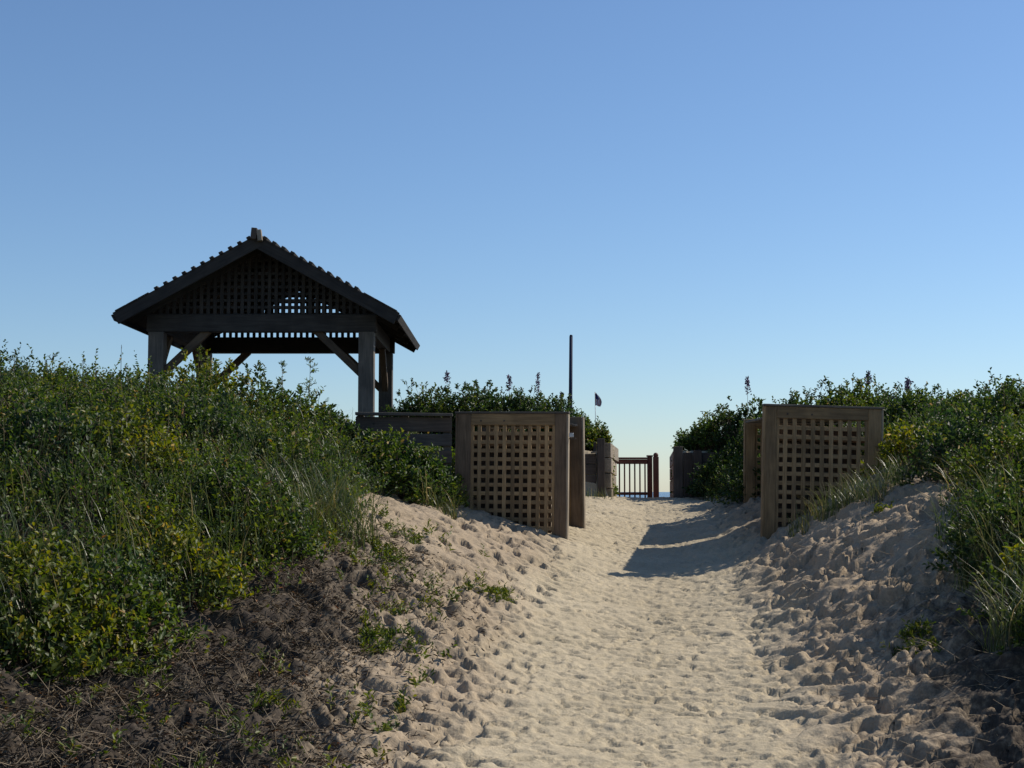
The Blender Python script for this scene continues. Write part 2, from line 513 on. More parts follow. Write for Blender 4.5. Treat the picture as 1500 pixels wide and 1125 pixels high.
# loose-sand roughness
near = sstep(5, 7, GY) * (1 - sstep(26, 30, GY))
vl = -np.interp(GY, VLY, VLU); vr = np.interp(GY, VRY, VRU)
looseR = sstep(.75, 1.5, U + .25 * fbm(GX * .7, GY * .7, 41, 2)) * (1 - sstep(4, 5, U))
looseL = sstep(.8, 1.5, -U + .3 * fbm(GX * .7, GY * .7, 43, 2)) * (1 - sstep(4, 5, -U))
loose = np.maximum(looseR, .95 * looseL)
rough = .020 * fbm(GX * 2.0, GY * 3.4, 11, 4) - .016 * sstep(.22, .36, fbm(GX * 3.1, GY * 7.5, 15, 3)) - .010 * sstep(.26, .36, fbm(GX * 6.5, GY * 14, 18, 3)) + (.009 + .012 * loose) * fbm(GX * 7, GY * 10, 21, 4) + (.004 + .008 * loose) * fbm(GX * 17, GY * 21, 25, 2)
ridg = ((.5 - np.abs(fbm(GX * 1.9, GY * 2.8, 61, 4))) * .085 + .032 * fbm(GX * 5, GY * 7, 31, 5)) * (1 + .7 * (U > 0))
# footprints and scuffs pressed into the sheet (the deepest print wins, rims never pile up)
DENT = np.zeros_like(GZ); RIM = np.zeros_like(GZ)
WX = GX + .05 * fbm(GX * 9, GY * 9, 51, 3); WY = GY + .05 * fbm(GX * 9, GY * 9, 57, 3)
def stamp(x, y, ang, ln, wd, dep, rim, edge=.72):
    R = max(ln, wd) * 1.0
    i0, i1 = np.searchsorted(gx, (x - R, x + R)); j0, j1 = np.searchsorted(gy, (y - R, y + R))
    if i1 - i0 < 3 or j1 - j0 < 3: return
    xx = WX[j0:j1, i0:i1] - x; yy = WY[j0:j1, i0:i1] - y
    c, s = math.cos(ang), math.sin(ang)
    a = (xx * c + yy * s) / (ln / 2); b = (-xx * s + yy * c) / (wd / 2)
    b = b * (1 + .25 * a)
    r = np.sqrt(a * a + b * b)
    d = DENT[j0:j1, i0:i1]; q = RIM[j0:j1, i0:i1]
    np.maximum(d, dep * (1 - sstep(edge, 1.0, r)) * (.8 + .2 * a), out=d)
    np.maximum(q, rim * np.exp(-((r - 1.15) / .2) ** 2) * (.6 - .4 * a), out=q)
for k in range(1500):                                     # packed middle of the path
    y = 7.2 + 19 * rng.random() ** 1.25; u = rng.normal(0, .62)
    if abs(u) > 1.35: continue
    stamp(u + PATH_K * y, y, math.pi / 2 + rng.normal(0, .6), rng.uniform(.12, .27), rng.uniform(.06, .11), rng.uniform(.004, .016), rng.uniform(.003, .008))
for k in range(3000):                                     # small sharp scuffs
    y = 7.2 + 18 * rng.random() ** 1.3; u = rng.normal(0, .85)
    dp = rng.uniform(.010, .036) * (1 + .6 * (abs(u) > .8))
    stamp(u + PATH_K * y, y, rng.normal(0, .7), rng.uniform(.06, .26), rng.uniform(.035, .07), dp * rng.uniform(.4, 1.3), rng.uniform(0, .006), .82)
for k in range(2300):                                     # deep prints in the loose banks
    y = 7.3 + 15 * rng.random() ** 1.2
    if rng.random() < .62: u = rng.uniform(.8, 3.6)
    else: u = -rng.uniform(.85, 2.7)
    d = rng.uniform(.045, .12) * (1 if u > 0 else .8) * min(1, .3 + (abs(u) - .8) * 1.1)
    stamp(u + PATH_K * y, y, rng.normal(0, .5) + (math.pi / 2 if rng.random() < .3 else 0), rng.uniform(.14, .34), rng.uniform(.09, .18), d, d * rng.uniform(.12, .3), .74)
# a track of fresh footprints up the left edge of the path
for k in range(26):
    y = 8.2 + k * .36; u = -1.18 + .1 * math.sin(y) + (.11 if k % 2 else -.11) + rng.normal(0, .04)
    stamp(u + PATH_K * y, y, math.pi / 2 + rng.normal(0, .25), .30, .15, rng.uniform(.04, .065), .02)
GZ = GZ + near * (rough + ridg * loose) - DENT + RIM
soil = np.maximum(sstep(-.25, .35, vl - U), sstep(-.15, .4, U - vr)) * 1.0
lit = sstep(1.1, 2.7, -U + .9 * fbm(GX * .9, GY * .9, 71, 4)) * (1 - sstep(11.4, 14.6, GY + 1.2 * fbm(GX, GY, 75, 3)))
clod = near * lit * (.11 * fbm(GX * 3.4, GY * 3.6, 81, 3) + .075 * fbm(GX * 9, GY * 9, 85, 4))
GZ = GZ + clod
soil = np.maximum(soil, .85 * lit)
soil = np.maximum(soil, .78 * sstep(1.15, 2.1, U + .5 * fbm(GX, GY, 91, 3)) * (1 - sstep(10.0, 13.5, GY)))  # soil low on the right bank, deepened to stand for shade in its dents
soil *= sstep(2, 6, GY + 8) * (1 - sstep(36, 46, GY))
def Hg(x, y):
    """height of the finished ground sheet"""
    x = np.asarray(x, float); y = np.asarray(y, float)
    i = np.clip(np.searchsorted(gx, x) - 1, 0, len(gx) - 2); j = np.clip(np.searchsorted(gy, y) - 1, 0, len(gy) - 2)
    fx = (x - gx[i]) / (gx[i + 1] - gx[i]); fy = (y - gy[j]) / (gy[j + 1] - gy[j])
    return (GZ[j, i] * (1 - fx) + GZ[j, i + 1] * fx) * (1 - fy) + (GZ[j + 1, i] * (1 - fx) + GZ[j + 1, i + 1] * fx) * fy
ny, nx = GX.shape
idx = np.arange(nx * ny).reshape(ny, nx)
Fq = np.stack([idx[:-1, :-1], idx[:-1, 1:], idx[1:, 1:], idx[1:, :-1]], -1).reshape(-1, 4)
me = mesh_np('sand_ground', np.stack([GX, GY, GZ], -1).reshape(-1, 3), Fq, mats=[M['sand']], smooth=True)
bk = me.attributes.new('bank', 'FLOAT', 'POINT')
bk.data.foreach_set('value', np.clip(loose, 0, 1).ravel().astype(np.float32))
at_ = me.attributes.new('soil', 'FLOAT', 'POINT')
at_.data.foreach_set('value', soil.ravel().astype(np.float32))
ground = bpy.data.objects.new('sand_ground', me)
place(ground, Matrix.Identity(4)); tag(ground, kind='structure')

# sea
sx = np.array([-12000, -3000, -600, 0, 600, 3000, 12000.]); sy = np.array([52., 90, 200, 600, 2000, 6000, 15000])
SX, SY = np.meshgrid(sx, sy)
ii = np.arange(49).reshape(7, 7)
me = mesh_np('sea', np.stack([SX, SY, np.full_like(SX, -3.0)], -1).reshape(-1, 3), np.stack([ii[:-1, :-1], ii[:-1, 1:], ii[1:, 1:], ii[1:, :-1]], -1).reshape(-1, 4), mats=[M['sea']])
sea = bpy.data.objects.new('sea', me); place(sea, Matrix.Identity(4)); tag(sea, kind='structure')

# ------------------------------------------------------------------ pavilion
def build_pavilion():
    YF, YR, YG0, YG1 = 22.55, 26.0, 22.0, 26.55
    XL, XR, XC = -5.42, -2.22, -3.82
    half, zpk, zev = 2.14, 5.43, 4.25
    zb0, zb1 = 4.03, 4.29
    fl = 2.05
    pv = thing('pavilion', 'dark open wooden pavilion with lattice gables standing above the left dune scrub', 'pavilion', (XC, (YF + YR) / 2, 1.7))
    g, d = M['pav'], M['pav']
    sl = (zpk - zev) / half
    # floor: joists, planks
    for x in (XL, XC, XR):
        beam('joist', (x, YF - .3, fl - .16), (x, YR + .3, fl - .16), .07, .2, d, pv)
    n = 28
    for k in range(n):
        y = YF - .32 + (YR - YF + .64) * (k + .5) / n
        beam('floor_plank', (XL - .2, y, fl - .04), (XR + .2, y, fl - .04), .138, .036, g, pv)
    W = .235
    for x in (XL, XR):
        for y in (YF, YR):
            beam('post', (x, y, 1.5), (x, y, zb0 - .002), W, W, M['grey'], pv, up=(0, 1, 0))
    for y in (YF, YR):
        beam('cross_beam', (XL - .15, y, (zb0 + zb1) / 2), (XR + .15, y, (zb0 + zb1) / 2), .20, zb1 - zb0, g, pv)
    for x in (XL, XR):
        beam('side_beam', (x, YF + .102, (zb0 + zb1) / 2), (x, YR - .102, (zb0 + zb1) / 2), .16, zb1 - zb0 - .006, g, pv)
    # knee braces
    br = M['frame']
    for y in (YF, YR):
        for x, s in ((XL, 1), (XR, -1)):
            beam('knee_brace', (x + s * .06, y, zb0 - .66), (x + s * .78, y, zb0 + .03), .10, .115, br, pv)
    for x in (XL, XR):
        for y, s in ((YF, 1), (YR, -1)):
            beam('knee_brace', (x, y + s * .06, zb0 - .66), (x, y + s * .78, zb0 + .03), .10, .115, br, pv, up=(0, 0, 1))
    # gable lattices
    pitch, sw = .104, .054
    for y in (YF, YR):
        z0 = zb1
        span = (zpk - .17 - z0) / sl
        fr = beam('gable_tie', (XC - span, y, z0 + .012), (XC + span, y, z0 + .012), .05, .022, g, pv)
        k = 0
        nx = int(span / pitch)
        for i in range(-nx, nx + 1):
            x = XC + i * pitch
            zt = zpk - .15 - abs(x - XC) * sl
            if zt - z0 > .08:
                beam('lattice_strip', (x, y - .012, z0 + .024), (x, y - .012, zt), sw, .018, g, fr, up=(0, 1, 0))
        nz = int((zpk - .2 - z0) / pitch)
        for j in range(nz):
            z = z0 + .04 + (j + .55) * pitch + .03
            hw = (zpk - .15 - z) / sl
            if hw > .1:
                beam('lattice_strip', (XC - hw, y + .010, z), (XC + hw, y + .010, z), .018, sw * .8, g, fr)
    # roof slopes: deck, rafters, battens, barge boards
    for s in (-1, 1):
        e = Vector((XC + s * half, 0, zev)); p = Vector((XC, 0, zpk))
        ax = (e - p).normalized(); nrm = Vector((-ax.z * s, 0, ax.x * s)); nrm = nrm if nrm.z > 0 else -nrm
        ym = (YG0 + YG1) / 2
        Ls = (e - p).length
        c = (p + e) / 2 - nrm * .022
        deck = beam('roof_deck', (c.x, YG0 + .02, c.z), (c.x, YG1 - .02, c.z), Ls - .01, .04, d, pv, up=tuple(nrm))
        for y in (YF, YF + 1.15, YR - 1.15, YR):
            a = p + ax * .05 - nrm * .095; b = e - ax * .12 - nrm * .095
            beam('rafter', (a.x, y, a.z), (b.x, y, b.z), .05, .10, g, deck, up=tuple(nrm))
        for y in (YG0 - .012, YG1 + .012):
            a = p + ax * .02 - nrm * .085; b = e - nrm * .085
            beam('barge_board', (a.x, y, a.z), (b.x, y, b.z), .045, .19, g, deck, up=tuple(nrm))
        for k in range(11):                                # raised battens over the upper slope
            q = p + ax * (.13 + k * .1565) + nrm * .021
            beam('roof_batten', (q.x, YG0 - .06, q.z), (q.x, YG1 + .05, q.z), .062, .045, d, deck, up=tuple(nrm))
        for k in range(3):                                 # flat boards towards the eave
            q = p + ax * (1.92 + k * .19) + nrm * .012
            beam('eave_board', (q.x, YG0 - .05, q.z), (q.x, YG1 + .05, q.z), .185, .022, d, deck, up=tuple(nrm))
        f = e + ax * .02 - nrm * .06
        beam('fascia', (f.x, YG0 - .03, f.z), (f.x, YG1 + .04, f.z), .03, .10, g, deck, up=tuple(nrm))
    rb = beam('ridge_beam', (XC, YG0 - .05, zpk - .03), (XC, YG1 + .03, zpk - .03), .07, .15, g, pv)
    beam('ridge_cap', (XC - .045, YG0 - .075, zpk - .07), (XC - .028, YG0 - .075, zpk + .10), .085, .08, M['dark'], rb, up=(0, 1, 0))
    beam('ridge_cap', (XC + .062, YG0 - .095, zpk - .10), (XC + .036, YG0 - .075, zpk + .07), .07, .07, M['pale'], rb, up=(0, 1, 0))
    return pv
build_pavilion()

# ------------------------------------------------------------------ lattice enclosures (front screen, rear screen, board cover)
def screen(t, x0, x1, Y, ztop, depth, tilt, yaw, stile_l, stile_r, ncol, fr, sc, cap=True, rail_h=.135, shade_backing=False):
    w = x1 - x0; xc = (x0 + x1) / 2
    B = Matrix.Translation((xc, Y, ztop - depth)) @ Matrix.Rotation(yaw, 4, 'Z') @ Matrix.Rotation(tilt, 4, 'Y')
    h = depth
    beam('stile', (-w / 2 + stile_l / 2, 0, 0), (-w / 2 + stile_l / 2, 0, h), .045, stile_l, fr, t, up=(1, 0, 0), base=B)
    beam('stile', (w / 2 - stile_r / 2, 0, 0), (w / 2 - stile_r / 2, 0, h), .045, stile_r, fr, t, up=(1, 0, 0), base=B)
    beam('edge_board', (-w / 2 - .012, .03, 0), (-w / 2 - .012, .03, h - .004), .10, .022, fr, t, up=(1, 0, 0), base=B)
    beam('edge_board', (w / 2 + .012, .03, 0), (w / 2 + .012, .03, h - .004), .10, .022, M['pale'], t, up=(1, 0, 0), base=B)  # pale wood paints the sunlit right edge
    xa, xb = -w / 2 + stile_l, w / 2 - stile_r
    beam('top_rail', (xa + .001, -.003, h - rail_h / 2), (xb - .001, -.003, h - rail_h / 2), .04, rail_h, sc, t, base=B)
    beam('bottom_rail', (xa + .001, -.003, .12), (xb - .001, -.003, .12), .04, .14, sc, t, base=B)
    if cap:
        beam('cap_board', (-w / 2 - .03, .02, h + .012), (w / 2 + .03, .02, h + .012), .115, .024, M['grey'], t, base=B)
    pitch = (xb - xa) / ncol
    sw = pitch * .45
    for i in range(ncol + 1):
        x = xa + i * pitch
        x = min(max(x, xa + sw / 2 - .012), xb - sw / 2 + .012)
        beam('lattice_strip', (x, .004, .1), (x, .004, h - rail_h + .03), sw, .017, sc, t, up=(0, 1, 0), base=B)
    z = h - rail_h - pitch * .98
    while z > .2:
        beam('lattice_strip', (xa - .02, .0085, z), (xb + .02, .0085, z), .017, sw, sc, t, base=B)
        z -= pitch
    if shade_backing:  # dark planks added inside so the lattice holes look shaded
        nb = 7; bw = (xb - xa - .075 + .02) / nb
        for i in range(nb):
            x = xa - .02 + (i + .5) * bw
            beam('shade_plank', (x, .16 + .024 * (i % 2), .05), (x, .16 + .024 * (i % 2), h - rail_h - pitch * .7 - .012 * (i % 3)), bw + .02, .02, M['dark'], t, up=(0, 1, 0), base=B)
        beam('shade_batten', (xa - .03, .105, .5), (xb + .03, .105, .5), .08, .06, M['dark'], t, base=B)
        beam('shade_batten', (xa - .03, .105, h - .36), (xb + .03, .105, h - .36), .08, .05, M['dark'], t, base=B)
    for bx in (xa + .12, xa + .40):
        beam('bolt', (bx, -.028, h - rail_h + .05), (bx, -.022, h - rail_h + .05), .02, .02, M['dark'], t, base=B)
    return B

def cover(t, xf, xb_, w, Y0, Y1, z0, z1, n, skip=()):
    """boards laid across from the front screen to the rear one"""
    for i in range(n):
        if i in skip: continue
        f0, f1 = i / n, (i + 1) / n
        f = (f0 + f1) / 2; y = Y0 + (Y1 - Y0) * f; x = xf + (xb_ - xf) * f; z = z0 + (z1 - z0) * f
        beam('cover_board', (x, y, z), (x + w, y, z + .01 * (i % 2)), (Y1 - Y0) / n - .012, .025, M['grey'], t)

LAT = 'lattice enclosures beside the path'
zt = at(748, 606, 17.4).z
t = thing('lattice_enclosure', 'brown lattice enclosure left of the sandy path, joined to the board fence', 'enclosure', (X_at(748, 17.4), 17.4, zt - 1.6), group=LAT)
BL = screen(t, X_at(666, 17.4), X_at(829, 17.4), 17.4, zt, 1.85, rad(.6), rad(-11), .165, .135, 10, M['frame'], M['screen'], shade_backing=True)
beam('latch', (.685, -.01, 1.60), (.735, -.01, 1.60), .03, .05, M['metal'], t, base=BL)
beam('latch_bolt', (.68, .02, 1.56), (.76, .02, 1.56), .018, .018, M['dark'], t, base=BL)
xb_ = X_at(856, 18.9)
screen(t, xb_ - 1.33, xb_ - .01, 18.9, at(845, 612, 18.9).z, 1.75, rad(-.4), rad(-12), .14, .15, 10, M['frame'], M['screen'], cap=False)
cover(t, X_at(666, 17.4) + .1, xb_ - 1.28, 1.2, 17.62, 18.84, zt - .10, zt - .09, 6)
zt = at(1200, 597, 16.8).z
t = thing('lattice_enclosure', 'warm brown lattice enclosure right of the path with dune grass at its foot', 'enclosure', (X_at(1200, 16.8), 16.8, zt - 1.4), group=LAT)
screen(t, X_at(1116, 16.8), X_at(1287, 16.8), 16.8, zt, 1.85, rad(1.6), rad(1.5), .125, .15, 10, M['screen'], M['screen'], shade_backing=True)
xb_ = X_at(1091, 20.8)
zb = at(1110, 615, 20.8).z
screen(t, xb_, xb_ + 1.34, 20.8, zb, 1.75, rad(1.0), rad(0), .125, .15, 10, M['screen'], M['screen'], cap=False)
cover(t, X_at(1116, 16.8) + .02, xb_ + .02, 1.25, 17.0, 20.74, zt - .12, zb - .03, 15, skip=(7,))

# fence running left from the near screen into the scrub
def build_fence():
    Y = 17.46
    xl, xr = X_at(520, Y), X_at(663, Y)
    zt = at(640, 606, Y).z
    t = thing('wooden_fence', 'grey board fence running from the left screen into the scrub', 'fence', ((xl + xr) / 2, Y, H(xl, Y)))
    beam('cap_rail', (xl, Y, zt), (xr, Y, zt - .015), .13, .035, M['grey'], t)
    beam('fence_board', (xl, Y + .02, zt - .12), (xr - .01, Y + .02, zt - .13), .03, .17, M['dark'], t)
    beam('fence_board', (xl, Y + .02, zt - .30), (xr - .01, Y + .02, zt - .31), .03, .14, M['grey'], t)
    beam('fence_board', (xl, Y + .02, zt - .50), (xr - .01, Y + .02, zt - .51), .03, .15, M['dark'], t)
    for x in (xl + .05, (xl + xr) / 2, xr - .07):
        beam('fence_post', (x, Y + .085, .9), (x, Y + .085, zt - .02), .09, .09, M['grey'], t, up=(0, 1, 0))
build_fence()

# ------------------------------------------------------------------ timber retaining walls at the crest
def build_walls():
    Y0, Y1 = 24.25, 27.6
    # left
    xf = X_at(893, Y0)
    zt = at(895, 648, Y0).z
    t = thing('timber_retaining_wall', 'timber bulkhead left of the crest with sunlit pale side', 'retaining wall', (xf, Y0, 1.2))
    n = 5; hgt = (zt - 1.15) / n
    rg = np.random.default_rng(5)
    for k in range(n):
        z = 1.15 + (k + .5) * hgt
        off = rg.uniform(-.012, .012)
        back = Y1 - (0 if k < n - 1 else .6)
        beam('wall_timber', (xf - .02 + off, Y0 + rg.uniform(.02, .05), z), (X_at(903, 24.25) + .19 + off, back, z - .02), .11, hgt - .012, M['pale'], t)  # pale colour carries the sunlight on the path side
    beam('end_post', (xf - .14, Y0 - .02, 1.0), (xf - .14, Y0 - .02, zt + .06), .12, .14, M['dark'], t, up=(0, 1, 0))
    zl = at(872, 664, Y0).z
    for k in range(5):
        z = zl - .09 - k * .175
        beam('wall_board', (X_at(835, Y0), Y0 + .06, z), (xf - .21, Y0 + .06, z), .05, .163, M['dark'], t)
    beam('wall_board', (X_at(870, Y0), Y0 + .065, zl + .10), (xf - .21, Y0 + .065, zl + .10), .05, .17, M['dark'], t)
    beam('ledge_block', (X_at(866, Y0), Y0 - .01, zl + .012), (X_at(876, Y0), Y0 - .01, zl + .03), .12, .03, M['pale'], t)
    # right
    xf = X_at(986, Y0)
    zt = at(990, 660, Y0).z
    t = thing('timber_retaining_wall', 'dark board bulkhead right of the crest with bushes hanging over it', 'retaining wall', (xf + .2, Y0, 1.2))
    n = 5; hgt = (zt - 1.15) / n
    for k in range(n):
        z = 1.15 + (k + .5) * hgt
        beam('wall_timber', (xf + .055, Y0 + .03, z), (xf + .055 + PATH_K * 3.3, Y1, z - .02), .10, hgt - .012, M['red'], t)
    xs = [xf + .003, xf + .165, xf + .33]
    tops = [at(990, 654, Y0).z, at(1000, 663, Y0).z, at(1010, 663, Y0).z]
    for x, zz in zip(xs, tops):
        beam('wall_board', (x + .078, Y0 - .03, 1.0), (x + .078, Y0 - .03, zz), .152, .05, M['dark'], t, up=(0, 1, 0))
    beam('end_post', (X_at(1021, Y0), Y0 - .09, 1.0), (X_at(1021, Y0), Y0 - .09, at(1020, 660, Y0).z), .13, .13, M['dark'], t, up=(0, 1, 0))
    for k in range(5):
        z = at(1020, 663, Y0).z - .09 - k * .18
        beam('wall_board', (X_at(1027, Y0), Y0 - .02, z), (X_at(1085, Y0), Y0 - .02, z + .03), .05, .17, M['dark'], t)
build_walls()

# ------------------------------------------------------------------ boardwalk, railing and stair rail beyond the crest
def build_boardwalk():
    deckz = 1.40
    xl, xr = X_at(885, 29), X_at(1000, 29)
    t = thing('boardwalk', 'plank boardwalk just beyond the crest of the path', 'boardwalk', ((xl + xr) / 2, 29, 0.9))
    for x in (xl + .1, xr - .1):
        beam('joist', (x, 27.7, deckz - .14), (x, 31.6, deckz - .14), .05, .18, M['red'], t)
    for k in range(26):
        y = 27.75 + k * .148
        beam('deck_plank', (xl, y, deckz - .022), (xr, y, deckz - .022), .138, .036, M['red'], t)
    for x in (xl + .1, xr - .1):
        for y in (28.2, 31.2):
            beam('support_post', (x, y, .2), (x, y, deckz - .24), .1, .1, M['red'], t, up=(0, 1, 0))
    Y = 29.0
    r = thing('deck_railing', 'reddish wooden baluster railing across the left of the gap', 'railing', (X_at(930, Y), Y, deckz))
    x0, x1 = X_at(890, Y), X_at(955.5, Y)
    zt = at(930, 670, Y).z
    red = M['red']
    beam('post', (X_at(952, Y), Y, deckz), (X_at(952, Y), Y, zt + .01), .095, .095, red, r, up=(0, 1, 0))
    beam('post_cap', (X_at(952, Y), Y, zt + .012), (X_at(952, Y), Y, zt + .042), .12, .12, red, r, up=(0, 1, 0))
    beam('post', (x0 - .05, Y, deckz), (x0 - .05, Y, zt + .01), .095, .095, red, r, up=(0, 1, 0))
    beam('top_rail', (x0, Y, zt - .018), (X_at(952, Y) - .05, Y, zt - .018), .13, .036, red, r)
    beam('top_rail', (x0, Y - .01, zt - .085), (X_at(952, Y) - .05, Y - .01, zt - .085), .04, .09, red, r)
    zl = at(930, 723, Y).z; zk = at(930, 730, Y).z
    beam('bottom_rail', (x0, Y, zl), (X_at(952, Y) - .05, Y, zl), .04, .055, red, r)
    beam('bottom_rail', (x0, Y, zk - .02), (X_at(952, Y) - .05, Y, zk - .02), .04, .05, red, r)
    for px in (907.5, 915, 922.5, 930, 937.5, 945):
        beam('baluster', (X_at(px, Y), Y, zk), (X_at(px, Y), Y, zt - .04), .028, .028, red, r, up=(0, 1, 0))
    # newel post with stair rail going down to the beach
    Y = 28.6
    s = thing('stair_railing', 'round-topped newel post with handrail descending to the beach', 'railing', (X_at(961, Y), Y, deckz))
    xn = X_at(961, Y); zn = at(961, 669, Y).z
    beam('newel_post', (xn, Y, deckz), (xn, Y, zn), .105, .105, red, s, up=(0, 1, 0))
    bm = bmesh.new(); bmesh.ops.create_uvsphere(bm, u_segments=12, v_segments=8, radius=.05)
    me = bpy.data.meshes.new('newel_knob'); bm.to_mesh(me); bm.free(); me.materials.append(red)
    place(bpy.data.objects.new('newel_knob', me), Matrix.Translation((xn, Y, zn + .03)), s)
    beam('handrail', (xn + .02, Y + .06, zn - .12), (xn + .35, Y + 3.6, zn - .55), .05, .06, red, s)
    beam('lower_rail', (xn + .02, Y + .06, zn - .75), (xn + .35, Y + 3.6, zn - 1.2), .04, .05, red, s)
    for k in range(1, 12):
        f = k / 12
        beam('baluster', (xn + .02 + .33 * f, Y + .06 + 3.54 * f, zn - .75 - .45 * f), (xn + .02 + .33 * f, Y + .06 + 3.54 * f, zn - .13 - .43 * f), .028, .028, red, s, up=(0, 1, 0))
    beam('newel_post', (xn + .36, Y + 3.65, -.2), (xn + .36, Y + 3.65, zn - .5), .1, .1, red, s, up=(0, 1, 0))
build_boardwalk()

# ------------------------------------------------------------------ pole and small flag
def cyl(name, p0, p1, r0, r1, mat, parent, seg=10):
    p0, p1 = Vector(p0), Vector(p1)
    bm = bmesh.new()
    L = (p1 - p0).length
    bmesh.ops.create_cone(bm, cap_ends=True, segments=seg, radius1=r0, radius2=r1, depth=L)
    for f in bm.faces:
        f.smooth = len(f.verts) == 4
    me = bpy.data.meshes.new(name); bm.to_mesh(me); bm.free(); me.materials.append(mat)
    R = (p1 - p0).to_track_quat('Z', 'Y').to_matrix().to_4x4()
    return place(bpy.data.objects.new(name, me), Matrix.Translation((p0 + p1) / 2) @ R, parent)
Yp = 26.2
b = Hs(835, Yp); tp = at(836.5, 493, Yp)
t = thing('pole', 'slim dark blue pole rising above the hedge behind the left screen', 'pole', b)
cyl('shaft', (b.x, Yp, b.z - .3), tp, .037, .030, M['pole'], t)
cyl('finial', tp, tp + Vector((.003, 0, .03)), .03, .022, M['pole'], t)

Yf = 26.6
b = Hs(874, Yf); tp = at(871.5, 574, Yf)
t = thing('small_flag', 'tiny limp flag on a thin staff above the left bulkhead', 'flag', b)
cyl('staff', (b.x, Yf, b.z - .2), tp, .006, .005, M['metal'], t, 6)
def cloth():
    nu, nv = 9, 13
    V, Fc, mi = [], [], []
    for j in range(nv):
        v = j / (nv - 1)
        for i in range(nu):
            u_ = i / (nu - 1)
            w = .03 + .085 * math.sin(v * 2.2 + .2)
            V.append((tp.x + .006 + u_ * w - .03 * (1 - v) * 0, Yf + .025 * math.sin(u_ * 9 + v * 2) * (.3 + v), tp.z - .005 - .235 * v - .05 * u_ * (1 - v * .4)))
    for j in range(nv - 1):
        for i in range(nu - 1):
            Fc.append((j * nu + i, j * nu + i + 1, (j + 1) * nu + i + 1, (j + 1) * nu + i))
            mi.append(0 if (j < 6 and i < 5) else (1 if i % 2 == 0 else 2))
    return mesh_np('cloth', np.array(V), Fc, mats=[M['flag_blue'], M['flag_red'], M['flag_white']], midx=mi, smooth=True)
place(bpy.data.objects.new('cloth', cloth()), Matrix.Identity(4), t)

# ------------------------------------------------------------------ vegetation
def add_np(name, V, Fq, mat, parent=None, smooth=False, origin=None, extra=None):
    mats = [mat]; mi = None
    if extra is not None:
        V2, F2, m2 = extra
        mi = np.concatenate([np.zeros(len(Fq), int), np.ones(len(F2), int)])
        Fq = np.concatenate([Fq, F2 + len(V)]); V = np.concatenate([V, V2]); mats.append(m2)
    o_ = np.array(origin) if origin is not None else np.zeros(3)
    me = mesh_np(name, V - o_, Fq, mats=mats, midx=mi, smooth=smooth)
    o = bpy.data.objects.new(name, me)
    return place(o, Matrix.Translation(Vector(o_)), parent)

def shrub(label, px, Y, rx, h, seed, mat='leaf', n=260, nl=9, leaf=(.06, .028), ry=None, name='dune_shrub', cat='shrub', group='shrubs on the dunes', lump=.3, sh=.24):
    r = np.random.default_rng(seed)
    base = Hs(px, Y)
    t = thing(name, label, cat, base, group=group)
    P, N = dome_points(base.x, base.y, rx, ry or rx, h, n, r, lump=lump)
    D = unit(N + np.array([0, 0, .55]) + r.normal(size=N.shape) * .35)
    L = sh * r.uniform(.55, 1.35, len(P))
    V, Fq = shoots(P, D, L, nl, leaf[0], leaf[1], r)
    add_np('foliage', V, Fq, M[mat], t, origin=base)
    # stems from the root crown to the shoots
    k = r.permutation(len(P))[:max(30, len(P) // 3)]
    root = np.array(base)[None] + np.concatenate([r.normal(0, rx * .25, (len(k), 2)), np.zeros((len(k), 1))], 1)
    root[:, 2] = base_h(root[:, 0], root[:, 1]) - .03
    V1, F1 = strip_geo(root, P[k], np.full(len(k), .006), r)
    V2, F2 = strip_geo(P[k], P[k] + D[k] * L[k][:, None], np.full(len(k), .0035), r)
    add_np('stems', np.concatenate([V1, V2]), np.concatenate([F1, F2 + len(V1)]), M['stem'], t, origin=base)
    return t

def scrub_mass(name, label, centres, seed, mat, shoots_per, nl, leaf, sh, stemmat='stem', cat='scrub'):
    """ground-covering scrub nobody could count: many small lumpy clumps in one mesh"""
    r = np.random.default_rng(seed)
    Ps, Ns = [], []
    for (cx, cy, rx, h) in centres:
        P, N = dome_points(cx, cy, rx, rx * r.uniform(.8, 1.2), h, shoots_per, r, lump=.35)
        Ps.append(P); Ns.append(N)
    P = np.concatenate(Ps); N = np.concatenate(Ns)
    D = unit(N + np.array([0, 0, .6]) + r.normal(size=N.shape) * .4)
    L = sh * r.uniform(.5, 1.5, len(P))
    V, Fq = shoots(P, D, L, nl, leaf[0], leaf[1], r)
    k = r.permutation(len(P))[:len(P) // 2]
    V2, F2 = strip_geo(P[k] - D[k] * .12, P[k] + D[k] * L[k][:, None], np.full(len(k), .0035), r)
    o = add_np(name, V, Fq, M[mat], extra=(V2, F2, M[stemmat]))
    return tag(o, label, cat, kind='stuff')

def scatter(n, y0, y1, side, seed, depth, hfun, rmin=.28, rmax=.6, inset=.25):
    r = np.random.default_rng(seed); out = []
    while len(out) < n:
        y = r.uniform(y0, y1)
        b = np.interp(y, VLY, VLU) if side < 0 else np.interp(y, VRY, VRU)
        a = r.random() ** 1.3 * depth
        u = side * (b + inset + a)
        x = u + PATH_K * y
        if abs(x) > .40 * y + 1.2: continue
        out.append((x, y, r.uniform(rmin, rmax), hfun(x, y, a, r)))
    return out

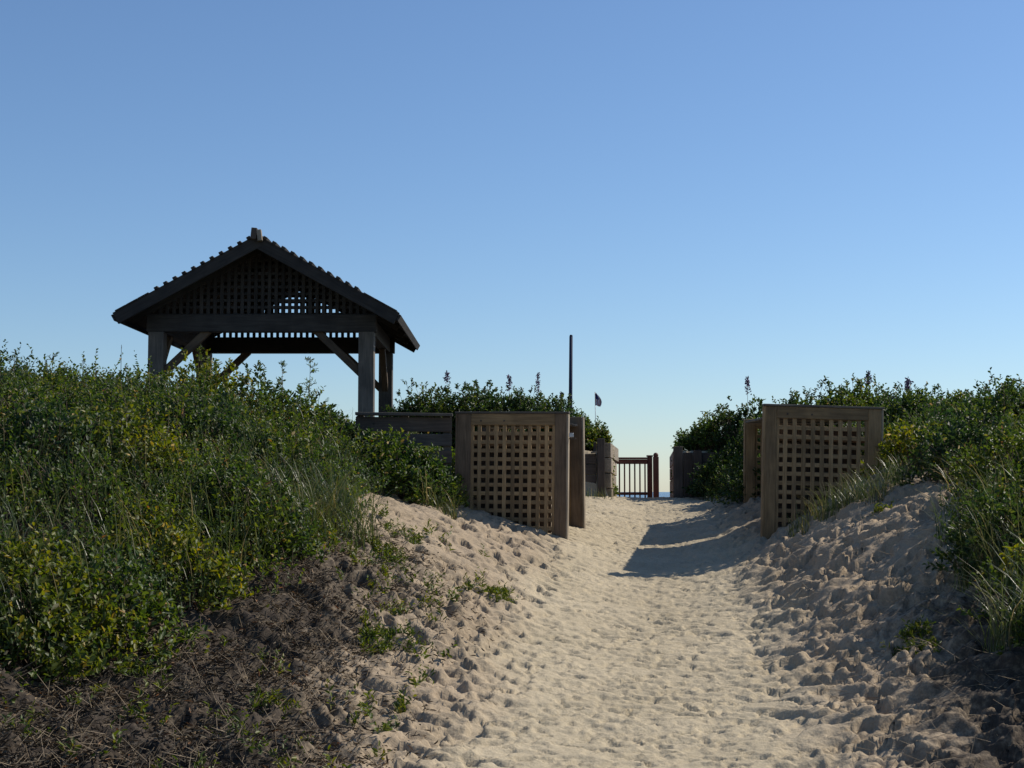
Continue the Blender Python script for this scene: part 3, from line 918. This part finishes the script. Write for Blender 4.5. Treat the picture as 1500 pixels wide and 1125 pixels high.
def h_left(x, y, a, r):
    return (.08 + .28 * min(1, a / 1.5) + .34 * r.random() ** 1.5) * (1 + .25 * float(vnoise(np.array([x * .8]), np.array([y * .8]), 77)[0]))
def blades(base, hgt, lean, rng_, w=.006, seg=4):
    n = len(base)
    az = rng_.uniform(0, 2 * np.pi, n)
    out = np.stack([np.cos(az), np.sin(az), np.zeros(n)], 1)
    side = np.stack([-np.sin(az), np.cos(az), np.zeros(n)], 1)
    rows = []
    for s in range(seg + 1):
        f = s / seg
        c = base + out * (lean * f ** 2)[:, None] + np.array([0, 0, 1.0]) * (hgt * (f - .28 * f ** 3 * (lean / hgt)))[:, None]
        ww = w * (1 - f) ** .7 + .0006
        rows += [c - side * ww, c + side * ww]
    V = np.stack(rows, 1).reshape(-1, 3)
    i = np.arange(n)[:, None] * (2 * (seg + 1))
    Fq = np.concatenate([i + np.array([[2 * s, 2 * s + 1, 2 * s + 3, 2 * s + 2]]) for s in range(seg)], 0)
    return V, Fq

def grass_mass(name, label, n, y0, y1, side, depth, hgt, seed):
    r = np.random.default_rng(seed)
    y = r.uniform(y0, y1, n)
    b = np.interp(y, VLY, VLU) if side < 0 else np.interp(y, VRY, VRU)
    u = side * (b + .1 + r.random(n) ** 1.2 * depth); x = u + PATH_K * y
    k = (np.abs(x) < .40 * y + .8) & (fbm(x * .9, y * .9, seed, 3) > -.02)
    x, y = x[k], y[k]
    P = np.stack([x, y, Hg(x, y) + .06], 1)
    hh = hgt * r.uniform(.5, 1.15, len(x))
    V, Fq = blades(P, hh, hh * r.uniform(.1, 1.0, len(x)), r, .0034)
    return tag(add_np(name, V, Fq, M['grass']), label, 'grass', kind='stuff')
cl = scatter(175, 7.2, 17.2, -1, 101, 5.5, h_left)
h_ = len(cl) // 2
scrub_mass('dune_scrub', 'low tangled green scrub covering the left dune', cl[:110], 201, 'leaf', 110, 7, (.044, .026), .15)
scrub_mass('dune_scrub', 'darker leafy scrub mixed through the left dune cover', cl[110:], 202, 'leaf_dark', 90, 7, (.044, .026), .15)
cl = scatter(95, 16.5, 22, -1, 103, 6.0, lambda x, y, a, r: .3 + .3 * r.random(), inset=.15)
cl = [c for c in cl if not (-5.9 < c[0] < -1.7 and c[1] > 21.8)]
scrub_mass('dune_scrub', 'scrub below the pavilion behind the left dune crest', cl, 203, 'leaf', 90, 7, (.058, .034), .13)
cl = scatter(95, 8.6, 17.2, 1, 104, 4.5, lambda x, y, a, r: .2 + .25 * min(1, a) + .14 * r.random())
scrub_mass('dune_scrub', 'green scrub covering the right dune above the sand bank', cl, 204, 'leaf', 95, 7, (.052, .031), .13)
cl = scatter(110, 17.2, 23.5, 1, 105, 6.5, lambda x, y, a, r: .35 + .3 * r.random() + .1 * min(2, a), rmin=.35, rmax=.7)
scrub_mass('dune_scrub', 'dark bushy scrub behind the right-hand screens', cl, 205, 'leaf_dark', 100, 7, (.06, .035), .13)

grass_mass('dune_grass', 'long grass blades threaded through the left dune scrub', 9000, 8, 18, -1, 5.5, .62, 211)
grass_mass('dune_grass', 'long grass blades threaded through the right dune scrub', 6000, 8.5, 20, 1, 4.5, .6, 213)
# shrubs that stand out from the scrub
SH = [
 # px, Y, rx, h, mat, label
 (205, 18.3, .50, .74, 'leaf', 'green shrub crowding the foot of the pavilion\'s front left post'),
 (300, 17.7, .62, .92, 'leaf_yel', 'bright leafy shrub rising under the pavilion\'s left knee brace'),
 (375, 18.2, .55, .84, 'leaf_dark', 'dark shrub on the dune crest below the middle of the pavilion'),
 (445, 17.8, .55, .76, 'leaf', 'green shrub below the pavilion\'s right knee brace'),
 (512, 17.4, .52, .55, 'leaf_dark', 'dense shrub hiding the base of the pavilion\'s front right post'),
 (585, 16.9, .55, .62, 'leaf', 'green shrub spilling over the left end of the board fence'),
 (625, 17.05, .40, .48, 'leaf', 'small shrub pressed against the board fence beside the left screen'),
 (60, 16.6, .70, .62, 'leaf_dark', 'dark shrub on the crest at the far left edge'),
 (135, 17.2, .55, .56, 'leaf', 'green crest shrub between the far left edge and the pavilion'),
 (35, 9.3, .62, .55, 'leaf_yel', 'bright yellow-green bush at the lower left edge'),
 (140, 9.8, .55, .45, 'leaf', 'low green bush just above the dead litter at lower left'),
 (245, 10.8, .50, .42, 'leaf_yel', 'yellow-green bush trailing down onto the litter slope'),
 (360, 12.0, .50, .55, 'leaf', 'leafy bush at the lower edge of the left scrub, beside tall grass'),
 (180, 12.4, .55, .70, 'leaf_yel', 'autumn-tinged bush in the middle of the left scrub'),
 (70, 12.0, .60, .68, 'leaf_dark', 'dark hollow-looking bush in the left scrub'),
 (300, 14.0, .60, .72, 'leaf_dark', 'dark bush midway up the left dune'),
 (440, 14.2, .55, .62, 'leaf', 'bush on the shoulder of the left dune'),
 (592, 16.75, .42, .40, 'leaf_dark', 'shaded bush above the small sand mound left of the screen'),  # dark leaf colour deepens the shadow beside the screen
 (622, 24.8, .75, 1.10, 'leaf_dark', 'tall dark hedge bush right of the pavilion\'s rear post'),
 (690, 25.0, .75, 1.12, 'leaf_dark', 'hedge bush above the left half of the near screen'),
 (755, 25.2, .72, .98, 'leaf_dark', 'hedge bush above the right half of the near screen'),
 (812, 25.3, .65, .85, 'leaf_dark', 'hedge bush at the foot of the blue pole'),
 (858, 25.4, .48, .55, 'leaf', 'sunlit bush overhanging the left bulkhead'),
 (874, 25.3, .24, .30, 'leaf_yel', 'small pale bush at the tip of the left bulkhead'),
 (1018, 25.2, .36, .30, 'leaf', 'small spiky bush on top of the right bulkhead'),
 (1052, 24.8, .50, .55, 'leaf', 'bush stepping up behind the right bulkhead'),
 (1095, 24.0, .68, 1.0, 'leaf_dark', 'tall dark bush leaning over the path from the right'),
 (1062, 23.6, .55, .55, 'leaf_dark', 'shaded bush between the right bulkhead and the far screen edge'),
 (1165, 22.5, .85, 1.05, 'leaf_dark', 'highest bush above the right-hand screen'),
 (1245, 22.0, .75, .85, 'leaf', 'green bush on the skyline above the screen\'s right corner'),
 (1330, 20.5, .75, .75, 'leaf_dark', 'skyline bush right of the right-hand screen'),
 (1415, 19.0, .72, .70, 'leaf', 'skyline bush towards the right edge'),
 (1490, 17.5, .70, .72, 'leaf_dark', 'dark skyline bush cut by the right edge'),
 (1340, 16.6, .50, .50, 'leaf_yel', 'yellow-flecked bush beside the right screen\'s foot'),
 (1420, 15.2, .60, .60, 'leaf_dark', 'dark bush above the footprinted sand bank'),
 (1490, 13.4, .55, .60, 'leaf', 'green bush at the right edge above the tall grass'),
 (1455, 11.6, .40, .50, 'leaf_dark', 'shaded bush at the lower right edge of the bank'),
]
for k, (px, Y, rx, h, mt, lab) in enumerate(SH):
    far = Y > 16
    shrub(lab, px, Y, rx, h, 900 + k, mt, n=int((800 if Y > 20 else 460) * max(.5, (rx / .6) ** 2 * (h / .6) ** .4)), nl=7, leaf=(.062, .036) if far else (.055, .034), sh=.115 if far else .14)

# ------------------------------------------------------------------ grass
def tuft(label, px, Y, rad_, hgt, n, seed, mat='grass', w=.0036, spread=.85, ry=None, group='dune grass tufts'):
    r = np.random.default_rng(seed)
    b = Hs(px, Y)
    a = r.uniform(0, 6.283, n); q = np.sqrt(r.random(n))
    x = b.x + np.cos(a) * q * rad_; y = b.y + np.sin(a) * q * (ry or rad_)
    P = np.stack([x, y, Hg(x, y) - .01], 1)
    hh = hgt * r.uniform(.45, 1.1, n)
    V, Fq = blades(P, hh, hh * r.uniform(.08, spread * 1.6, n), r, w)
    me_ = add_np('grass_tuft', V, Fq, M[mat], origin=b)
    return tag(me_, label, 'grass', group)

TU = [
 (500, 13.3, .34, .70, 300, 'tall feathery grass clump at the right end of the left scrub'),
 (455, 12.6, .26, .48, 150, 'thin grass clump below the left scrub, above the litter'),
 (640, 16.6, .30, .50, 180, 'pale grass clump leaning on the left screen\'s outer edge'),
 (425, 15.4, .40, .55, 200, 'fine grass patch high on the left dune shoulder'),
 (1235, 15.9, .30, .42, 240, 'spiky dune grass in front of the right screen'),
 (1290, 15.6, .34, .46, 240, 'arching dune grass at the right screen\'s lower right corner'),
 (1180, 16.2, .20, .25, 120, 'short grass at the foot of the right screen\'s lattice'),
 (1455, 11.4, .32, .62, 260, 'tall shaded grass on the right bank below the dark bush'),
 (1425, 12.6, .30, .55, 220, 'tall grass at the top right of the sand bank'),
 (1492, 9.9, .26, .70, 200, 'tall grass with arching blades at the lower right edge'),
 (1068, 23.2, .42, .42, 220, 'bright low grass beside the far right screen'),
 (1088, 22.2, .25, .34, 120, 'grass clump tight against the far right screen\'s edge'),
 (868, 23.7, .34, .22, 70, 'sparse grass below the left bulkhead'),
 (100, 11.4, .30, .50, 120, 'upright grass blades among the far left bushes'),
 (330, 15.8, .40, .50, 160, 'grass blades poking through the upper left scrub'),
 (1440, 14.2, .36, .50, 200, 'grass above the right sand bank at its crest'),
]
for k, (px, Y, r_, h, n, lab) in enumerate(TU):
    tuft(lab, px, Y, r_, h, n, 300 + k)

# low weeds on the sand
def weed(label, px, Y, rx, ry, n, seed, mat='weed', h=.07):
    r = np.random.default_rng(seed)
    b = Hs(px, Y)
    a = r.uniform(0, 6.283, n); q = np.sqrt(r.random(n)) * (.75 + .25 * np.sin(3 * a + seed))
    x = b.x + np.cos(a) * q * rx; y = b.y + np.sin(a) * q * ry
    P = np.stack([x, y, Hg(x, y) + .0], 1)
    D = unit(r.normal(size=(n, 3)) * .6 + np.array([0, 0, .9]))
    V, Fq = shoots(P, D, h * r.uniform(.6, 1.5, n), 5, .05, .014, r)
    o = add_np('weed_patch', V, Fq, M[mat], origin=b)
    return tag(o, label, 'weeds', 'weed patches on the sand')
WE = [
 (728, 13.35, .20, .36, 130, .05, 'low bright green weeds on the sand slope in front of the left screen'),
 (590, 14.3, .26, .30, 110, .06, 'weed patch at the edge of the sand mound left of the screen'),
 (565, 13.2, .22, .36, 180, .06, 'weeds beside the tall feathery grass clump'),
 (560, 11.0, .24, .34, 170, .05, 'thin weeds on the slope above the path\'s left edge'),
 (400, 9.2, .16, .2, 40, .05, 'small weeds at the lower edge of the litter slope'),
 (210, 9.3, .10, .12, 26, .09, 'single bright seedling on the litter at lower left'),
 (1290, 14.6, .14, .20, 80, .06, 'sparse weeds on the crest of the right sand bank'),
 (1340, 10.7, .2, .28, 110, .05, 'straggly weeds low on the right sand bank'),
]
for k, (px, Y, rx, ry, n, h, lab) in enumerate(WE):
    weed(lab, px, Y, rx, ry, n, 400 + k, h=h)

# yellow-leaved plant at the right edge
def yellow_plant():
    r = np.random.default_rng(55)
    b = Hs(1497, 10.7)
    t = thing('leafy_plant', 'bright yellow-green leafy plant drooping at the right edge', 'plant', b)
    n = 6
    roots = np.tile(np.array(b), (n, 1)) + np.concatenate([r.normal(0, .05, (n, 2)), np.zeros((n, 1))], 1)
    tips = np.array([at(p, q, 10.7) for p, q in ((1470, 824), (1478, 806), (1490, 798), (1498, 810), (1484, 822), (1496, 796))]) + r.normal(0, .02, (n, 3))
    V, Fq = strip_geo(roots, tips, np.full(n, .004), r)
    add_np('stem', V, Fq, M['stem'], t, origin=b)
    f = r.uniform(.72, 1.02, (n, 9))[..., None]
    Pm = (roots[:, None] * (1 - f) + tips[:, None] * f).reshape(-1, 3)
    D = r.normal(size=Pm.shape) * .8 + [-.2, 0, -.25]
    V, Fq = leaf_geo(Pm, D, r.normal(size=Pm.shape) * .6 + [0, -.3, 1], r.uniform(.045, .085, len(Pm)), r.uniform(.022, .036, len(Pm)))
    add_np('foliage', V, Fq, M['yellow'], t, origin=b)
yellow_plant()

# flower spikes on the hedge skyline
def spike(label, px, py0, py1, Y, seed):
    r = np.random.default_rng(seed)
    bt = at(px, py1 + 40, Y); tp_ = at(px, py0, Y)
    b = Vector((bt.x, Y, H(bt.x, Y)))
    t = thing('flower_spike', label, 'flower', b, group='flower spikes on the skyline')
    V, Fq = strip_geo(np.array([b]), np.array([tp_]), np.array([.006]), r)
    add_np('stem', V, Fq, M['stem'], t, origin=b)
    m0 = at(px, py1, Y)
    n = 90
    f = r.random(n)
    P = np.array(m0)[None] * (1 - f[:, None]) + np.array(tp_)[None] * f[:, None]
    wd = .045 * (1 - .6 * f)
    P = P + r.normal(size=(n, 3)) * wd[:, None] * .6
    V, Fq = leaf_geo(P, r.normal(size=P.shape) * .7 + [0, 0, .4], r.normal(size=P.shape), r.uniform(.025, .05, n), r.uniform(.015, .03, n))
    add_np('florets', V, Fq, M['purple'], t, origin=b)
for k, a in enumerate([
 ('short flower spike nearest the pavilion on the hedge top', 655, 546, 560, 25.0),
 ('mauve flower spike above the middle of the left screen', 746, 551, 570, 25.2),
 ('tallest mauve flower spike between the left screen\'s middle and the pole', 788, 548, 580, 25.2),
 ('faint flower spike immediately left of the blue pole', 822, 576, 592, 25.4),
 ('thin flower spike standing alone on the bush right of the gap', 1095, 554, 575, 24.0),
 ('dark seed spike on the skyline above the right screen', 1272, 546, 562, 22.0),
 ('small seed spike on the skyline right of the right screen', 1330, 556, 570, 20.5)]):
    spike(*a, seed=600 + k)

# sprigs standing above the scrub skyline
def sprig(label, px, py, Y, spread, n, seed, mat='leaf', leafy=True, name='sprig', stalk='stem'):
    r = np.random.default_rng(seed)
    tp_ = at(px, py, Y)
    b = Vector((tp_.x + r.uniform(-.05, .05), Y, H(tp_.x, Y)))
    t = thing(name, label, 'sprig', b, group='sprigs above the scrub')
    m = np.array(b) * .35 + np.array(tp_) * .65
    k = n
    f = r.uniform(.45, 1.0, k)
    P0 = np.array(b)[None] * (1 - f[:, None]) + np.array(tp_)[None] * f[:, None]
    D = unit(np.stack([r.normal(0, 1, k), r.normal(0, 1, k), r.uniform(.3, 1.0, k)], 1))
    L = spread * (1.25 - f) * 1.4
    P1 = P0 + D * L[:, None]
    V, Fq = strip_geo(np.concatenate([np.array([b]), P0]), np.concatenate([np.array([tp_]), P1]), np.concatenate([[.006], np.full(k, .003)]), r)
    add_np('stem', V, Fq, M[stalk], t, origin=b)
    if leafy:
        V, Fq = shoots(P0, D, L, 8, .05, .014, r)
        add_np('foliage', V, Fq, M[mat], t, origin=b)
for k, a in enumerate([
 ('feathery sapling sprig below the pavilion\'s right brace', 455, 523, 17.6, .17, 22, 'leaf', True),
 ('slim sapling sprig under the middle of the pavilion', 413, 533, 17.6, .13, 14, 'leaf', True),
 ('wispy forked sprig near the left edge skyline', 78, 516, 16.5, .15, 12, 'leaf', True),
 ('thin dry sprig at the far left skyline', 22, 512, 16.5, .10, 7, 'leaf', True),
 ('bare reddish twig between the sprigs and the pavilion', 122, 524, 16.8, .08, 5, 'leaf', False),
 ('bare crooked twig left of the pavilion\'s front left post', 178, 505, 17.5, .10, 5, 'leaf', False),
 ('leafy sprig by the pavilion\'s left brace', 292, 512, 17.4, .12, 14, 'leaf_yel', True),
 ('thin twigs on the skyline bush at the right edge', 1470, 565, 17.2, .12, 10, 'leaf_dark', True),
 ('bare twigs fanning out of the bush right of the gap', 1058, 600, 24.4, .20, 12, 'leaf_dark', False),
 ('leaning sprig growing in front of the left screen', 648, 728, 16.7, .06, 8, 'leaf_yel', True)]):
    sprig(*a[:7], mat=a[6], leafy=a[7], seed=700 + k) if False else sprig(a[0], a[1], a[2], a[3], a[4], a[5], 700 + k, a[6], a[7])

# ------------------------------------------------------------------ dead litter on the left slope
def litter():
    r = np.random.default_rng(88)
    n = 60000
    y = 7.3 + 6.8 * r.random(n) ** 1.2
    u = -(1.1 + 3.1 * r.random(n) ** .8)
    x = u + PATH_K * y
    dens = sstep(1.2, 2.7, -u + .9 * fbm(x * .9, y * .9, 71, 4)) * (1 - sstep(11.4, 14.6, y + 1.2 * fbm(x, y, 75, 3)))
    dens = dens * (.35 + .65 * sstep(-.3, .2, fbm(x * 2.3, y * 2.3, 95, 3)))
    keep = r.random(n) < dens * .9 + .006
    x, y = x[keep], y[keep]; n = len(x)
    P = np.stack([x, y, Hg(x, y) + r.uniform(.0, .05, n)], 1)
    D = unit(np.stack([r.normal(0, 1, n), r.normal(0, 1, n), r.normal(.12, .35, n)], 1))
    V, Fq = leaf_geo(P, D, r.normal(size=(n, 3)) + [0, 0, .8], r.uniform(.02, .065, n), r.uniform(.004, .016, n), .3)
    k = r.permutation(n)[:2600]
    P0 = P[k]; P1 = P0 + unit(D[k] + [0, 0, .25]) * r.uniform(.06, .2, len(k))[:, None]
    V2, F2 = strip_geo(P0, P1, np.full(len(k), .0025), r)
    o = add_np('plant_litter', V, Fq, M['litter'], extra=(V2, F2, M['twig']))
    tag(o, 'dark dead plant litter strewn over the lower left slope', 'litter', kind='stuff')
    # small green seedlings that came up through the litter
    n = 420
    y = 7.4 + 7.5 * r.random(n); u = -(1.5 + 2.4 * r.random(n)); x = u + PATH_K * y
    k = fbm(x * 1.6, y * 1.6, 97, 2) > .02
    x, y = x[k], y[k]; n = len(x)
    P = np.stack([x, y, Hg(x, y)], 1)
    P = np.repeat(P, 3, 0) + r.normal(0, .03, (n * 3, 3)) * [1, 1, 0]
    V, Fq = shoots(P, unit(r.normal(size=P.shape) * .5 + [0, 0, 1]), r.uniform(.05, .16, len(P)), 6, .05, .02, r)
    tag(add_np('seedlings', V, Fq, M['weed']), 'sparse green seedlings coming up through the dead litter', 'seedlings', kind='stuff')
    # loose straw and crumbs of plants on the right bank
    n = 900
    y = 7.6 + 8 * r.random(n); u = 1.2 + 2.2 * r.random(n); x = u + PATH_K * y
    P = np.stack([x, y, Hg(x, y) + .02], 1)
    P1 = P + unit(np.stack([r.normal(0, 1, n), r.normal(0, 1, n), r.normal(.2, .2, n)], 1)) * r.uniform(.04, .22, n)[:, None]
    V2, F2 = strip_geo(P, P1, np.full(n, .0022), r)
    o = add_np('straw', V2, F2, M['twig'])
    tag(o, 'scattered dry straw on the right sand bank', 'straw', kind='stuff')
litter()
